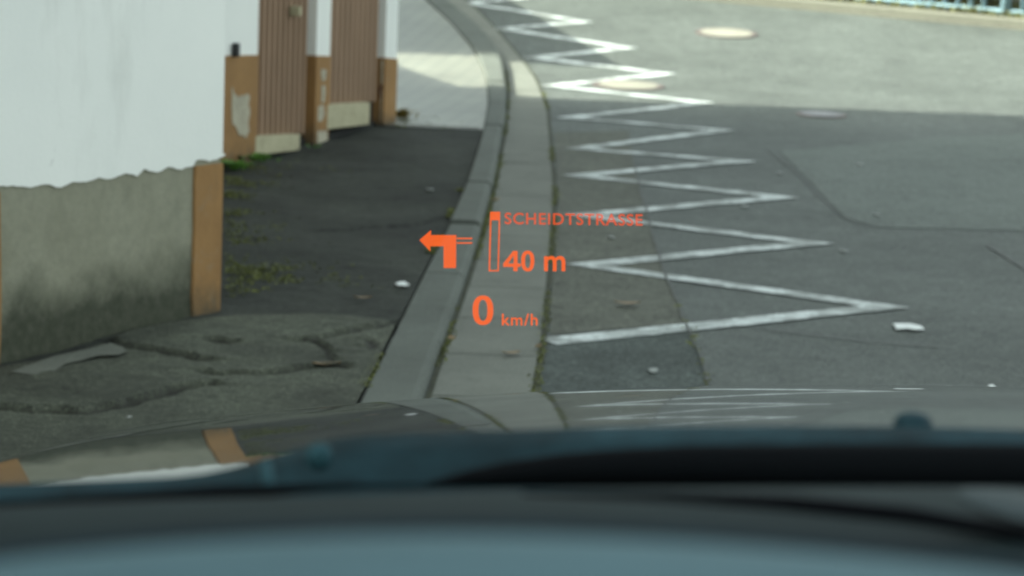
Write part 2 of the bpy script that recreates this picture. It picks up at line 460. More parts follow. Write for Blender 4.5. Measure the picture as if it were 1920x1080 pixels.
# re-laid asphalt areas and their seams
def ground_poly(name, pxs, z, mat, sub=6):
    P = [hit(x, y, z) for x, y in pxs]; Q = []
    for a, b in zip(P, P[1:] + P[:1]):
        for k in range(sub):
            p = a.lerp(b, k / sub); Q.append((p.x + .006 * n1(p.x * 13 + p.y * 11, 2), p.y + .012 * n1(p.x * 9 - p.y * 14, 5), gz(p.y) + z))
    bm = bmesh.new(); f = bm.faces.new([bm.verts.new(q) for q in Q]); bmesh.ops.triangulate(bm, faces=[f])
    bmesh.ops.recalc_face_normals(bm, faces=bm.faces)
    o = from_bm(name, bm, mat)
    for p in o.data.polygons:
        if p.normal.z < 0: o.data.flip_normals(); break
    return o
def ds_out(): return [proj((x_out(d), d, 0)) for d in np.arange(5.4, 11.6, .35)]
left_edge = [(x + 8, y) for x, y in ds_out()]; left_low = [q for q in left_edge if q[1] > 626]; left_up = [q for q in left_edge if q[1] < 622]
seam = [(1178, 245), (1185, 290), (1196, 335), (1216, 410), (1243, 500), (1272, 570), (1300, 640), (1322, 690), (1335, 745), (1352, 800)]
tag(ground_poly('road_repair', left_low + [(1030, 636), (1150, 622), (1294, 612)] + seam[6:], .002, M_kerbside, 3), kind='structure')
tag(ground_poly('road_repair', [(1032, 628)] + left_up + seam[:6] + [(1291, 606), (1150, 616)], .002, M_upper, 3), kind='structure')
tag(ground_poly('road_repair', [(1462, 283), (1700, 262), (2100, 240), (2150, 440), (1900, 432), (1650, 426), (1585, 408), (1530, 350)], .002, M_smooth), kind='structure')
def ground_line(name, pxs, w, z, mat, jit=.008, ext=None):
    P = [hit(x, y, z) for x, y in pxs]; Q = []
    for a, b in zip(P, P[1:]):
        n = max(2, int((b - a).length / .06))
        for k in range(n): Q.append(a.lerp(b, k / n))
    Q.append(P[-1]); v = []; f = []
    for i, p in enumerate(Q):
        t = (Q[min(i + 1, len(Q) - 1)] - Q[max(i - 1, 0)]); t.z = 0; t.normalize(); nn = Vector((-t.y, t.x, 0))
        o = jit * n1(p.y * 8 + p.x * 3, 6); ww = w * (.6 + .6 * abs(n1(p.y * 15 + p.x * 9, 8)) + .3)
        for sgn in (-1, 1):
            q = p + nn * (o + sgn * ww / 2); v.append((q.x, q.y, gz(q.y) + z))
    for i in range(len(Q) - 1): f.append((2 * i, 2 * i + 1, 2 * i + 3, 2 * i + 2))
    o = mesh(name, v, f, mat)
    me = o.data; me.update()
    if me.polygons[0].normal.z < 0: me.flip_normals()
    return o
tag(ground_poly('concrete_footing', FOOT, KH + .013, M_footing, 3), kind='structure')
tag(ground_line('road_seam', seam[1:], .007, .006, M_tar), kind='structure')
tag(ground_line('road_seam', [(1440, 280), (1500, 330), (1545, 375), (1588, 412), (1640, 428)], .006, .0045, M_tar), kind='structure')
tag(ground_line('road_seam', [(1850, 458), (1885, 480), (1925, 505), (1990, 540)], .016, .0035, M_tar), kind='structure')
tag(ground_line('road_seam', [(1330, 600), (1500, 625), (1620, 640), (1760, 650)], .007, .0035, M_tar), kind='structure')

# ------------------------------------------------------------------ zigzag road marking
tips = [(1025, 640), (1700, 576), (1062, 495), (1560, 456), (1056, 402), (1495, 370), (1055, 328), (1418, 302), (1060, 278), (1377, 244),
        (1042, 220), (1338, 192), (1015, 160), (1268, 138), (980, 107), (1195, 90), (925, 53), (1113, 41), (862, 5), (1020, -6), (795, -38)]
Zz = .0045
def zigzag():
    P = [hit(x, y, Zz) for x, y in tips]
    w = .046; C = []
    for i, p in enumerate(P):
        if 0 < i < len(P) - 1:
            a_ = (p - P[i - 1]).to_2d().normalized(); b_ = (P[i + 1] - p).to_2d().normalized()
            t_ = (a_ - b_).normalized(); sh = math.sqrt(max((1 - a_.dot(-b_)) / 2, .02))
            q_ = p.to_2d() - t_ * min(w / sh, .2) * .72; C.append(Vector((q_.x, q_.y, p.z)))
        else: C.append(p)
    P = C; L = []
    for i, p in enumerate(P):
        d0 = (p - P[i - 1]).to_2d().normalized() if i else None
        d1 = (P[i + 1] - p).to_2d().normalized() if i < len(P) - 1 else None
        if d0 is None or d1 is None:
            t = d1 or d0; n = Vector((-t.y, t.x)); o = n * w; L.append((p.to_2d() + o, p.to_2d() - o)); continue
        n0 = Vector((-d0.y, d0.x)); n1_ = Vector((-d1.y, d1.x)); m = (n0 + n1_).normalized()
        k = w / max(m.dot(n0), .2)
        L.append((p.to_2d() + m * k * .9, p.to_2d() - m * k * .9))
    v = []; f = []
    for (a0, b0), (a1, b1) in zip(L, L[1:]):
        n = 40; base = len(v)
        for k in range(n + 1):
            for q0, q1, sg in ((a0, a1, 1), (b0, b1, -1)):
                q = q0.lerp(q1, k / n)
                if 0 < k < n: q = q + Vector((0, 1)) * .009 * n1(q.x * 19 + q.y * 3, 3 + sg) + Vector((0, 1)) * .007 * n1(q.x * 47 + q.y * 5, 8 + sg)
                v.append((q.x, q.y, gz(q.y) + Zz))
        for k in range(n): f.append((base + 2 * k, base + 2 * k + 1, base + 2 * k + 3, base + 2 * k + 2))
    bm = bmesh.new(); vs = [bm.verts.new(q) for q in v]
    for q in f: bm.faces.new([vs[i] for i in q])
    bmesh.ops.remove_doubles(bm, verts=bm.verts, dist=1e-5)
    for q in bm.faces:
        q.normal_update()
        if q.normal.z < 0: q.normal_flip()
    me = bpy.data.meshes.new('zigzag_marking'); bm.to_mesh(me); bm.free()
    return link('zigzag_marking', me, M_white)
tag(zigzag(), 'worn white zigzag line painted along the road beside the gutter', 'road marking')

# manhole covers: iron ring, concrete filling
def manhole(px, py, r, label, mc):
    c = hit(px, py); t = empty('manhole_cover', (c.x, c.y, gz(c.y)))
    sl = (gz(c.y + .1) - gz(c.y - .1)) / .2; t.rotation_euler = (math.atan(sl), 0, 0)
    tag(t, label, 'manhole cover', 'manhole covers in the road')
    for nm, r0, r1, z, mt in (('iron_ring', r * .84, r, .006, M_iron), ('concrete_filling', 0, r * .835, .008, mc)):
        bm = bmesh.new(); n = 40
        if r0:
            ring = [[bm.verts.new((q * math.cos(2 * math.pi * k / n), q * math.sin(2 * math.pi * k / n), zz)) for k in range(n)] for q, zz in ((r, -.02), (r1, z), (r0, z), (r0, -.02))]
            for a, b in zip(ring, ring[1:]):
                for k in range(n): bm.faces.new((a[k], a[(k + 1) % n], b[(k + 1) % n], b[k]))
        else:
            bm.faces.new([bm.verts.new((r1 * math.cos(2 * math.pi * k / n), r1 * math.sin(2 * math.pi * k / n), z)) for k in range(n)])
        from_bm(nm, bm, mt, t)
    return t
manhole(1362, 63, .20, 'pale concrete manhole cover alone in the sunny road beyond the zigzag', M_conc)
manhole(1178, 161, .20, 'pale concrete manhole cover touching a zigzag stroke at the shadow edge', M_conc)
manhole(1540, 216, .13, 'small dull grey manhole cover in the shaded road', stone('dull_concrete', (.20, .20, .21)))

# ------------------------------------------------------------------ near house (white wall, bare cement foot, ochre corner)
A = hit(0, 682, KH); B = hit(416, 579, KH)
MN = frame(A, B); LN = (B - A).to_2d().length
house = empty('white_house', (A.x, A.y, 0)); house_inv = Matrix.Translation(-Vector((A.x, A.y, 0)))
tag(house, 'white plastered house with bare cement foot and ochre painted corner at the left edge', 'house')
MNl = house_inv @ MN
def wp(px, py): return wall_hit(px, py, A, B)
bm = bmesh.new(); add_box(bm, (-9, .012, -.3), (LN - .004, 7, 6.5)); bmesh.ops.transform(bm, matrix=MNl, verts=bm.verts)
from_bm('cement_wall', bm, M_cement, house)
low = [(-60, 354), (0, 350), (28, 349), (60, 352), (88, 346), (120, 352), (140, 341), (165, 343), (190, 334), (212, 336), (240, 325), (262, 330), (275, 318), (300, 324), (318, 313), (345, 318), (367, 312), (371, 303), (384, 299), (395, 303), (408, 299), (424, 294), (428, 290)]
pl = [wp(x, y) for x, y in low]
P2 = [(-9, pl[0][1] - .0)] + pl
# rag the edge
rag = []
for (x0, z0), (x1, z1) in zip(P2[1:], P2[2:]):
    for k in range(6):
        t = k / 6; x = x0 + (x1 - x0) * t; rag.append((x, z0 + (z1 - z0) * t + .003 * n1(x * 50, 2) + .0015 * n1(x * 160, 4)))
outline = [(-9, P2[0][1])] + rag + [(LN, rag[-1][1]), (LN, 6.45), (-9, 6.45)]
slab('white_plaster', outline, .007, .0125, MNl, M_plaster, house)
# white plaster also wraps round the corner
x367 = wp(367, 450)[0]; zt = wp(395, 300)[1]
op = [(x367 + .004 * n1(z * 20, 1), z) for z in np.linspace(.0, zt - .012, 24)] + [(LN - .001, zt - .014), (LN - .001, .0)]
slab('ochre_corner', op, .004, .0135, MNl, M_ochre, house)
xo = wp(5, 500)[0]
slab('ochre_corner', [(xo - .12, .0), (xo + .0, .0), (xo + .004, .2), (xo - .002, wp(5, 352)[1] - .01), (xo - .12, wp(0, 352)[1] - .01)], .006, .0135, MNl, M_ochre, house)
# roof slab on the house, out of the picture but casting the shade
bm = bmesh.new(); add_box(bm, (-9.3, -.25, 6.5), (LN + .2, 7.3, 6.7)); bmesh.ops.transform(bm, matrix=MNl, verts=bm.verts)
from_bm('roof', bm, plain('roof_tile', (.16, .07, .05), .8), house)

# ------------------------------------------------------------------ garage row with brown ribbed doors
A2 = hit(430, 306, KH); B2 = hit(738, 229, KH)
MG = frame(A2, B2); LG = (B2 - A2).to_2d().length
gar = empty('shed_building', (A2.x, A2.y, 0)); gi = Matrix.Translation(-Vector((A2.x, A2.y, 0))); MGl = gi @ MG
tag(gar, 'white outbuilding with ochre plinth and two brown ribbed doors along the footpath', 'building')
def gs(px, py=200): return wall_hit(px, py, A2, B2)[0]
def gzv(px, py, n=0): return wall_hit(px, py, A2, B2, n)[1]
def recess(px_front, px_back, py):
    s = gs(px_front, py); lo, hi = 0, 1.5
    for _ in range(40):
        m = (lo + hi) / 2; q = MG @ Vector((s, m, gzv(px_front, py)))
        if proj(q)[0] > px_back: lo = m
        else: hi = m
    return lo
sp = [(-2.2, gs(481)), (gs(590), gs(616)), (gs(719), gs(741))]
rec = [recess(590, 564, 150), recess(719, 696, 150)]
ptop = [gzv(455, 103), gzv(602, 105), gzv(730, 108)]
H = 2.7
def gbox(name, lo, hi, mat, parent=gar, bev=0):
    bm = bmesh.new(); add_box(bm, lo, hi); bmesh.ops.transform(bm, matrix=MGl, verts=bm.verts)
    return from_bm(name, bm, mat, parent, bevel=bev)
def gslant(name, s0, s1, n0, n1, zb, zt, mat, parent=gar, bev=0):
    "box whose lower and upper edges may slope: zb and zt give heights at s0 and s1"
    bm = bmesh.new(); vs = [bm.verts.new((s_, n_, z_)) for k, s_ in enumerate((s0, s1)) for n_ in (n0, n1) for z_ in (zb[k], zt[k])]
    for f in ((0, 1, 3, 2), (4, 6, 7, 5), (0, 4, 5, 1), (2, 3, 7, 6), (0, 2, 6, 4), (1, 5, 7, 3)): bm.faces.new([vs[i] for i in f])
    bmesh.ops.transform(bm, matrix=MGl, verts=bm.verts); return from_bm(name, bm, mat, parent, bevel=bev)
RB = max(rec) + .08
for i, (s0, s1) in enumerate(sp):
    p = gbox('pier', (s0, 0, -.2), (s1, RB, H), M_plaster)
    a_, b_ = ((432, 104), (480, 103)) if i == 0 else ((590, 104), (615, 105)) if i == 1 else ((720, 108), (741, 110))
    za_, zb_ = wall_hit(*a_, A2, B2), wall_hit(*b_, A2, B2); sl_ = (zb_[1] - za_[1]) / (zb_[0] - za_[0])
    gslant('painted_plinth', s0 - .003, s1 + .003, -.004, RB - .002, (-.2, -.2), (za_[1] + sl_ * (s0 - za_[0]), za_[1] + sl_ * (s1 - za_[0])), M_ochre, p)
gbox('lintel', (sp[0][1], .002, 2.1), (sp[2][0], RB, H - .003), M_plaster)
gbox('wall', (-2.2, RB, -.2), (LG - .01, RB + 4, H), M_plaster)
MG_house = gbox('upper_shade_wall', (-2.2, RB + .5, H), (LG - .01, RB + 1.5, 6.5), M_plaster)  # unseen upper storey, put in to block the sun
def ribbed_door(s0, s1, n0, zt, zk, zb, kq):
    "vertical boards with grooves between, beige kick board at the bottom; the foot follows the slope of the path"
    lz = lambda q, s_: q[0][1] + (q[1][1] - q[0][1]) * (s_ - q[0][0]) / (q[1][0] - q[0][0])
    dr = gslant('door', s0, s1, n0 + .02, n0 + .04, (lz(zb, s0), lz(zb, s1)), (zt, zt), M_dgroove)
    k = 11; w = (s1 - s0) / k
    bm = bmesh.new()
    for i in range(k):
        vs = add_box(bm, (s0 + i * w + .017, n0, 0), (s0 + (i + 1) * w - .017, n0 + .021, zt - .002))
        for v in vs:
            if v.co.z < .01: v.co.z = lz(zk, v.co.x)
    bmesh.ops.bevel(bm, geom=bm.edges[:], offset=.004, segments=1, affect='EDGES')
    bmesh.ops.transform(bm, matrix=MGl, verts=bm.verts)
    from_bm('boards', bm, M_door, dr)
    kick = [wall_hit(*p_, A2, B2, -.006) for p_ in kq]
    gslant('kick_board', kick[0][0], kick[1][0], -.006, n0 + .015, (kick[2][1], kick[3][1]), (kick[0][1], kick[1][1]), M_board, dr, .004)
    return dr
for i, q in enumerate((((480, 256), (563, 252), (479, 291), (562, 282)), ((615, 197), (694, 192), (614, 243), (694, 233)))):
    s0, s1 = sp[i][1] + .003, sp[i + 1][0] - .003; n0 = rec[i] - .03
    h_ = [wall_hit(*p_, A2, B2, n0) for p_ in q]
    ribbed_door(s0, s1, n0, 2.09, h_[:2], h_[2:], q)
    gbox('door_gap_shade', (s0, n0 + .005, -.1), (s1, n0 + .06, KH + .012), M_dark)  # near-black box stands for the shade in the gap below the door
# unseen stub added behind the outbuilding, shaped to slant shade over the paving
ex_ = -.86; prof = []
for px, py in ((1060, 190), (1030, 187), (940, 176), (870, 164), (800, 142), (748, 122), (735, 112)):
    g_ = hit(px, py, KH if px < 900 else 0); k_ = (g_.x - ex_)
    prof.append((g_.y - k_ * .04, g_.z + k_ * math.tan(SUN_EL) / sv.to_2d().normalized().x * -1))
bm = bmesh.new(); prof = [(11.3, prof[0][1] + .3)] + prof
low_ = [(prof[-1][0], -.2), (11.3, -.2)]
f = bm.faces.new([bm.verts.new((ex_ - .12, y, z)) for y, z in prof + low_])
r = bmesh.ops.extrude_face_region(bm, geom=[f]); bmesh.ops.translate(bm, verts=[v for v in r['geom'] if isinstance(v, bmesh.types.BMVert)], vec=(.12, 0, 0))
bmesh.ops.triangulate(bm, faces=[f for f in bm.faces if len(f.verts) > 4])
bmesh.ops.transform(bm, matrix=gi, verts=bm.verts); from_bm('shade_stub', bm, M_plaster, gar)
# bare plaster where the plinth paint has come off
def flake(px_pts, parent, mat=M_bare, off=-.0065):
    q = [wall_hit(x, y, A2, B2) for x, y in px_pts]; r = []
    for (x0, z0), (x1, z1) in zip(q, q[1:] + q[:1]):
        for k in range(5):
            t = k / 5; x = x0 + (x1 - x0) * t; z = z0 + (z1 - z0) * t
            r.append((x + .008 * n1(z * 40, 3), z + .006 * n1(x * 40 + z * 30, 6)))
    slab('bare_plaster', r, off, off + .004, MGl, mat, parent)
piers = [o for o in gar.children if o.name.startswith('pier')]
flake([(433, 162), (437, 176), (443, 182), (449, 178), (455, 181), (460, 176), (466, 180), (464, 196), (467, 214), (463, 232), (465, 246), (459, 258), (452, 252), (446, 254), (440, 238), (434, 232), (432, 205)], piers[0])
flake([(600, 130), (611, 130), (608, 150), (601, 152)], piers[1])
flake([(594, 200), (604, 195), (607, 215), (600, 228), (594, 226)], piers[1])
flake([(594, 246), (611, 244), (612, 262), (600, 268), (593, 268)], piers[1])
flake([(601, 160), (608, 160), (607, 190), (601, 192)], piers[1])
# worn patches on the jamb of the second doorway, facing the street end
sj = sp[2][0]
def jamb_patch(n0, n1_, z0, z1, mat):
    pts = [(n0, z0), (n1_, z0 + .01), (n1_ - .004, z1), (n0 + .006, z1 - .01)]
    bm = bmesh.new()
    f = bm.faces.new([bm.verts.new((sj - .008, y, z)) for y, z in pts])
    r = bmesh.ops.extrude_face_region(bm, geom=[f]); bmesh.ops.translate(bm, verts=[v for v in r['geom'] if isinstance(v, bmesh.types.BMVert)], vec=(.004, 0, 0))
    bmesh.ops.transform(bm, matrix=MGl, verts=bm.verts); from_bm('worn_patch', bm, mat, piers[2])
jamb_patch(.01, rec[1] - .05, .05, ptop[2] - .005, M_bare)
jamb_patch(rec[1] * .3, rec[1] - .05, ptop[2] * .45, ptop[2] * .65, M_redbr)
# little black bracket at the near house corner
bk = wall_hit(435, 92, A2, B2)
gbox('bracket', (bk[0] - .012, -.03, gzv(435, 106)), (bk[0] + .012, -.005, gzv(435, 80)), M_black, piers[0], bev=.004)
gbox('handle', (gs(552), rec[0] - .075, gzv(552, 26, rec[0])), (gs(556), rec[0] - .031, gzv(552, 8, rec[0])), M_board, [o for o in gar.children if o.name.startswith('door')][0], bev=.003)

# unseen house and low wall, placed and sized to cast the shade
q0 = Vector((-1.0, 12.45, 0))
bm = bmesh.new(); add_box(bm, (-4.2, 9.9, -.2), (-1.15, 12.70, 7.2))
back = from_bm('shade_house', bm, M_plaster); tag(back, 'unseen tall plain house behind the outbuilding, put there to block the sun', 'house')
gw = empty('shade_wall', (-1.35, 14.25, 0)); tag(gw, 'unseen low rendered wall beyond the outbuilding, sized to shade the paved footpath', 'wall')
bm = bmesh.new(); M_ = Matrix.Rotation(R(8), 4, 'Z'); add_box(bm, (-.24, 0, -.3), (0, 12, 1.25), M_); from_bm('wall', bm, M_plaster, gw)
bm = bmesh.new(); add_box(bm, (-.28, -.03, 1.25), (.04, 12.03, 1.31), M_); from_bm('coping', bm, M_kerb, gw)

# ------------------------------------------------------------------ far side of the street
F0 = hit(1500, 18); F1 = hit(1920, 57)
ft = (F1 - F0); ft.z = 0; ft.normalize(); fn = Vector((-ft.y, ft.x, 0))
if fn.y < 0: fn = -fn
def far(s, n, z): 
    p = F0 + ft * s + fn * n; return Vector((p.x, p.y, gz(p.y) + z))
bm = bmesh.new()
SS = np.arange(-14, 14.01, .25)
rw = [[bm.verts.new(far(s, n, z)) for n, z in ((0, -.05), (.006, .058), (.018, .066), (.075, .068), (.075, -.05))] for s in SS]
for a, b in zip(rw, rw[1:]):
    for k in range(4): bm.faces.new((a[k], a[k + 1], b[k + 1], b[k]))
tag(from_bm('far_kerb', bm, M_farkerb), kind='structure')
def strip(name, n0, n1_, z, mat):
    v = []; f = []
    for s in SS: v += [far(s, n0, z), far(s, n1_, z)]
    for i in range(len(SS) - 1): f.append((2 * i, 2 * i + 1, 2 * i + 3, 2 * i + 2))
    return tag(mesh(name, v, f, mat), kind='structure')
strip('verge', .075, 1.2, .05, M_soil)
strip('bank', 1.2, 30, .03, M_grass)
# verge growth: tufts of grass and creeping weeds
def tufts(name, pts, h, w, mat, blades=6, lean=.5):
    v = []; f = []
    for p in pts:
        for _ in range(blades):
            a = random.uniform(0, 2 * math.pi); hh = h * random.uniform(.5, 1.2); ww = w * random.uniform(.6, 1.3)
            d = Vector((math.cos(a), math.sin(a), 0)); e = Vector((-d.y, d.x, 0)) * ww / 2
            b0 = Vector(p) + Vector((random.gauss(0, w), random.gauss(0, w), 0))
            m_ = b0 + d * hh * lean * .4 + Vector((0, 0, hh * .6)); t_ = b0 + d * hh * lean * 1.1 + Vector((0, 0, hh))
            k = len(v); v += [b0 - e * .6, b0 + e * .6, m_ + e, m_ - e, t_]
            f += [(k, k + 1, k + 2, k + 3), (k + 3, k + 2, k + 4)]
    return mesh(name, v, f, mat)
pts = [far(random.uniform(-4, 4), random.choice((random.uniform(.09, .2), random.uniform(.3, .8))), .05) for _ in range(1000)]
tag(tufts('verge_grass', pts, .05, .016, leafm('verge_leaf', (.11, .11, .035), .7), 6), kind='stuff')
# light blue railing
rl = empty('railing', far(0, .25, 0)); tag(rl, 'light blue metal railing with upright bars behind the far kerb', 'railing')
ri = Matrix.Translation(-rl.location)
def rtube(name, pts, r, n=6):
    bm = bmesh.new(); add_tube(bm, pts, r, n); bmesh.ops.transform(bm, matrix=ri, verts=bm.verts); return from_bm(name, bm, M_blue, rl, True)
for zz in (.075, .95): rtube('rail', [far(s, .25, zz) for s in np.arange(-3.2, 4.3, .5)], .022)
bars = list(np.arange(-3.1, 4.0, .088))[:78]
for s in (-3.2, -1.68, -.16, 1.36, 2.88, 4.2): rtube('post', [far(s, .25, -.02), far(s, .25, 1.0)], .034)
for s in bars:
    if min(abs(s - q) for q in (-3.2, -1.68, -.16, 1.36, 2.88, 4.2)) > .06: rtube('bar', [far(s, .25, .075), far(s, .25, .95)], .015)
# bushes behind the railing, one of them in flower
def bush(name, c, r, h, mat, n, leaf, label, group=None, flower=None):
    e = empty(name, c); tag(e, label, 'bush', group)
    v = []; f = []; fv = []; ff = []
    lobes = [(Vector((random.uniform(-.6, .6) * r, random.uniform(-.5, .5) * r, random.uniform(.35, .8) * h)), random.uniform(.35, .6)) for _ in range(9)]
    for i in range(n):
        lc, lr = random.choice(lobes); u = Vector((random.gauss(0, 1), random.gauss(0, 1), random.gauss(0, 1))).normalized()
        p = lc + u * lr * r * random.uniform(.55, 1.05)
        if p.z < .02: p.z = random.uniform(.02, .2)
        q = Vector((random.gauss(0, 1), random.gauss(0, 1), random.gauss(.6, 1))).normalized().to_track_quat('Z', 'Y')
        s = leaf * random.uniform(.6, 1.3); isf = flower and random.random() < .35 and u.y < .2
        V, F_ = (fv, ff) if isf else (v, f); k = len(V)
        V += [p + q @ Vector(t) for t in ((0, -s, 0), (.5 * s, 0, .1 * s), (0, s, 0), (-.5 * s, 0, .1 * s))]; F_.append((k, k + 1, k + 2, k + 3))
    mesh('foliage', v, f, mat, e)
    if flower: mesh('blossom', fv, ff, flower, e)
    bm = bmesh.new()
    for lc, lr in lobes[:5]: add_tube(bm, [(lc.x * .1, lc.y * .1, -.05), tuple(lc * .6), tuple(lc)], [.025, .016, .006], 5)
    from_bm('stem', bm, plain('bark', (.09, .07, .05), .9), e)
    return e
for s, n, r, h, lab in ((-2.6, 1.5, .8, 1.3, 'dark green bush behind the left end of the blue railing'), (-.9, 1.55, .9, 1.5, 'broad dark green bush behind the middle of the blue railing'), (2.2, 1.6, .9, 1.6, 'dark green bush behind the right end of the blue railing')):
    bush('bush', far(s, n, .03), r, h, M_hedge, 2600, .06, lab, 'bushes behind the railing')
bush('flowering_bush', far(.95, .75, .03), .42, .6, M_weed, 1800, .05, 'low bush with orange pink blossom behind the blue railing', 'bushes behind the railing', M_flower)

# ------------------------------------------------------------------ moss, weeds, leaves and litter
mp = []
def scat(x0, x1, y0, y1, n, z=KH, bias=1):
    for _ in range(n):
        x = random.uniform(x0, x1); y = random.uniform(y0, y1)
        p = hit(x, y, z)
        if noise.noise(p * 5) + bias * .25 > random.uniform(-.1, .5): mp.append(p + Vector((0, 0, .002)))
def scat_g(cx, cy, sx, sy, n):
    for _ in range(n):
        p = hit(cx + abs(random.gauss(0, sx)), random.gauss(cy, sy), KH)
        if noise.noise(p * 6) > random.uniform(-.2, .35): mp.append(p + Vector((0, 0, .002)))
scat_g(424, 375, 26, 26, 600); scat_g(424, 520, 95, 15, 700); scat_g(424, 450, 60, 40, 500); scat_g(424, 318, 70, 10, 260); scat_g(424, 330, 60, 14, 120); scat_g(745, 232, 50, 6, 110)
for d in np.arange(4.6, 14, .012):
    a = n1(d * 1.9, 2) + .5 * n1(d * 7, 4)
    if a > -.15:
        for _ in range(int(1 + 2 * max(a, 0) * 2)):
            mp.append(Vector((x_joint(d) + random.gauss(.004, .005), d + random.uniform(-.01, .01), gz(d) + .006)))
    b = n1(d * 1.4, 11) + .5 * n1(d * 8, 14)
    if b > .0:
        for _ in range(1): mp.append(Vector((x_out(d) + random.gauss(.002, .005), d + random.uniform(-.01, .01), gz(d) + .006)))
    c = n1(d * 2.2, 21)
    if c > .1 and d < 9:
        for _ in range(3): mp.append(Vector((x_in(d) - random.uniform(.0, .02), d, gz(d) + KH)))
P = [hit(x, y, .012) for x, y in seam[5:]]
for a, b in zip(P, P[1:]):
    for k in range(12): mp.append(a.lerp(b, random.random()) + Vector((random.gauss(0, .006), 0, .002)))
tag(tufts('moss', mp, .005, .006, M_moss, 3, .9), kind='stuff')
def weed(px, py, n, r, h, mat, label):
    c = hit(px, py, KH); e = empty('weed', c); tag(e, label, 'weed', 'weeds at the foot of the walls')
    v = []; f = []
    for i in range(n):
        a = random.uniform(0, 6.283); ln_ = random.uniform(.5, 1.1) * h; rr = abs(random.gauss(0, r * .5))
        b = Vector((math.cos(a) * rr * 1.4, math.sin(a) * rr, 0)); d = Vector((math.cos(a), math.sin(a), 0)); s = Vector((-d.y, d.x, 0)) * ln_ * .22
        m_ = b + d * ln_ * .35 + Vector((0, 0, ln_ * .6)); t_ = b + d * ln_ * .9 + Vector((0, 0, ln_ * .65))
        k = len(v); v += [b, m_ + s, t_, m_ - s]; f.append((k, k + 1, k + 2, k + 3))
    mesh('leaves', v, f, mat, e); return e
weed(440, 318, 70, .06, .045, M_weed, 'leafy green weed at the corner of the white house')
weed(478, 302, 60, .07, .04, M_weed, 'leafy green weed below the first brown door')
weed(587, 278, 16, .03, .025, M_weed, 'tiny green weed at the foot of the pier between the doors')
weed(750, 222, 45, .06, .06, M_weed2, 'yellowing weed at the far corner of the outbuilding')
def leaf(px, py, z, ln_, wd, rot, mat, label, name='fallen_leaf', cat='leaf', group='dry leaves on the ground'):
    c = hit(px, py, z); o_v = []; n = 8
    top = []; bot = []
    for k in range(n + 1):
        t = k / n; w = wd * math.sin(math.pi * t) ** .7 * (1 + .25 * n1(t * 9, px)); y = (t - .5) * ln_
        cz = .004 + .004 * (abs(t - .5) * 2) ** 2
        top.append((y, w / 2, cz + .004)); bot.append((y, -w / 2, cz + .006))
    v = top + [(y, 0, z_ - .002) for y, _, z_ in top] + bot; m_ = n + 1
    f = [(k, k + 1, m_ + k + 1, m_ + k) for k in range(n)] + [(m_ + k, m_ + k + 1, 2 * m_ + k + 1, 2 * m_ + k) for k in range(n)]
    o = mesh(name, v, f, mat); o.location = c; o.rotation_euler.z = rot; tag(o, label, cat, group); return o
leaf(958, 667, .008, .05, .035, .4, M_brownleaf, 'curled brown leaf lying on the gutter slabs below the speed reading')
leaf(1176, 573, .006, .075, .04, .1, M_brownleaf, 'tan leaf lying flat inside the nearest zigzag stroke')
leaf(1008, 655, .008, .03, .02, 1.2, M_brownleaf, 'small orange leaf at the gutter edge near the zigzag end')
leaf(680, 563, KH, .05, .03, .2, M_brownleaf, 'pale brown leaf on the dark footpath near the kerb')
leaf(848, 640, .03, .035, .02, 2.0, M_brownleaf, 'little brown leaf caught between kerb and gutter')
leaf(928, 378, .03, .05, .035, .9, M_brownleaf, 'dark orange leaf in the kerb joint above the distance bar')
leaf(612, 688, KH, .07, .04, .3, M_brownleaf, 'dry leaf lying beside the footpath cracks')
def scrap(px, py, z, w, l, rot, label, mat=M_gum, name='paper_scrap', group='pale scraps and spots on the ground'):
    c = hit(px, py, z); bm = bmesh.new(); n = 9
    vs = []
    for k in range(n):
        a = 2 * math.pi * k / n; r = 1 + .6 * n1(k * 1.7, px)
        vs.append(bm.verts.new((w / 2 * r * math.cos(a), l / 2 * r * math.sin(a), .004 + .004 * random.random())))
    f = bm.faces.new(vs); r = bmesh.ops.extrude_face_region(bm, geom=[f]); bmesh.ops.translate(bm, verts=[v for v in r['geom'] if isinstance(v, bmesh.types.BMVert)], vec=(0, 0, -.003))
    bmesh.ops.triangulate(bm, faces=[q for q in bm.faces if len(q.verts) > 4])
    o = from_bm(name, bm, mat); o.location = c; o.rotation_euler.z = rot; tag(o, label, 'litter', group); return o
scrap(1700, 615, .004, .070, .11, .3, 'ragged white scrap on the road right of the nearest zigzag tip')
scrap(755, 535, KH, .040, .042, .7, 'white paper scrap on the dark footpath beside the kerb')
scrap(240, 787, KH, .018, .03, .2, 'white crumb on the cracked footpath at the lower left', M_gum)
scrap(1860, 728, .004, .016, .04, .2, 'white crumb on the road at the right edge above the bonnet', M_gum)
scrap(1780, 731, .004, .014, .03, .2, 'small white crumb on the road left of the right edge crumb', M_gum2)
for px, py, lab in ((1395, 388, 'grey gum spot beside the third zigzag tip'), (1612, 310, 'grey gum spot on the smooth dark road patch, upper one'), (1645, 404, 'grey gum spot on the smooth dark road patch, lower one'),
                    (1582, 472, 'grey gum spot just below the second zigzag tip'), (1145, 447, 'grey gum spot right of the gutter beside the distance reading'), (1225, 697, 'grey gum spot on the dark kerbside repair near the bonnet'),
                    (1462, 326, 'grey gum spot right of the fourth zigzag tip'), (806, 357, 'grey gum spot on the footpath close to the kerb')):
    scrap(px, py, .004 if px > 1000 else KH, .022, .04, random.random(), lab, M_gum2, 'gum_spot')

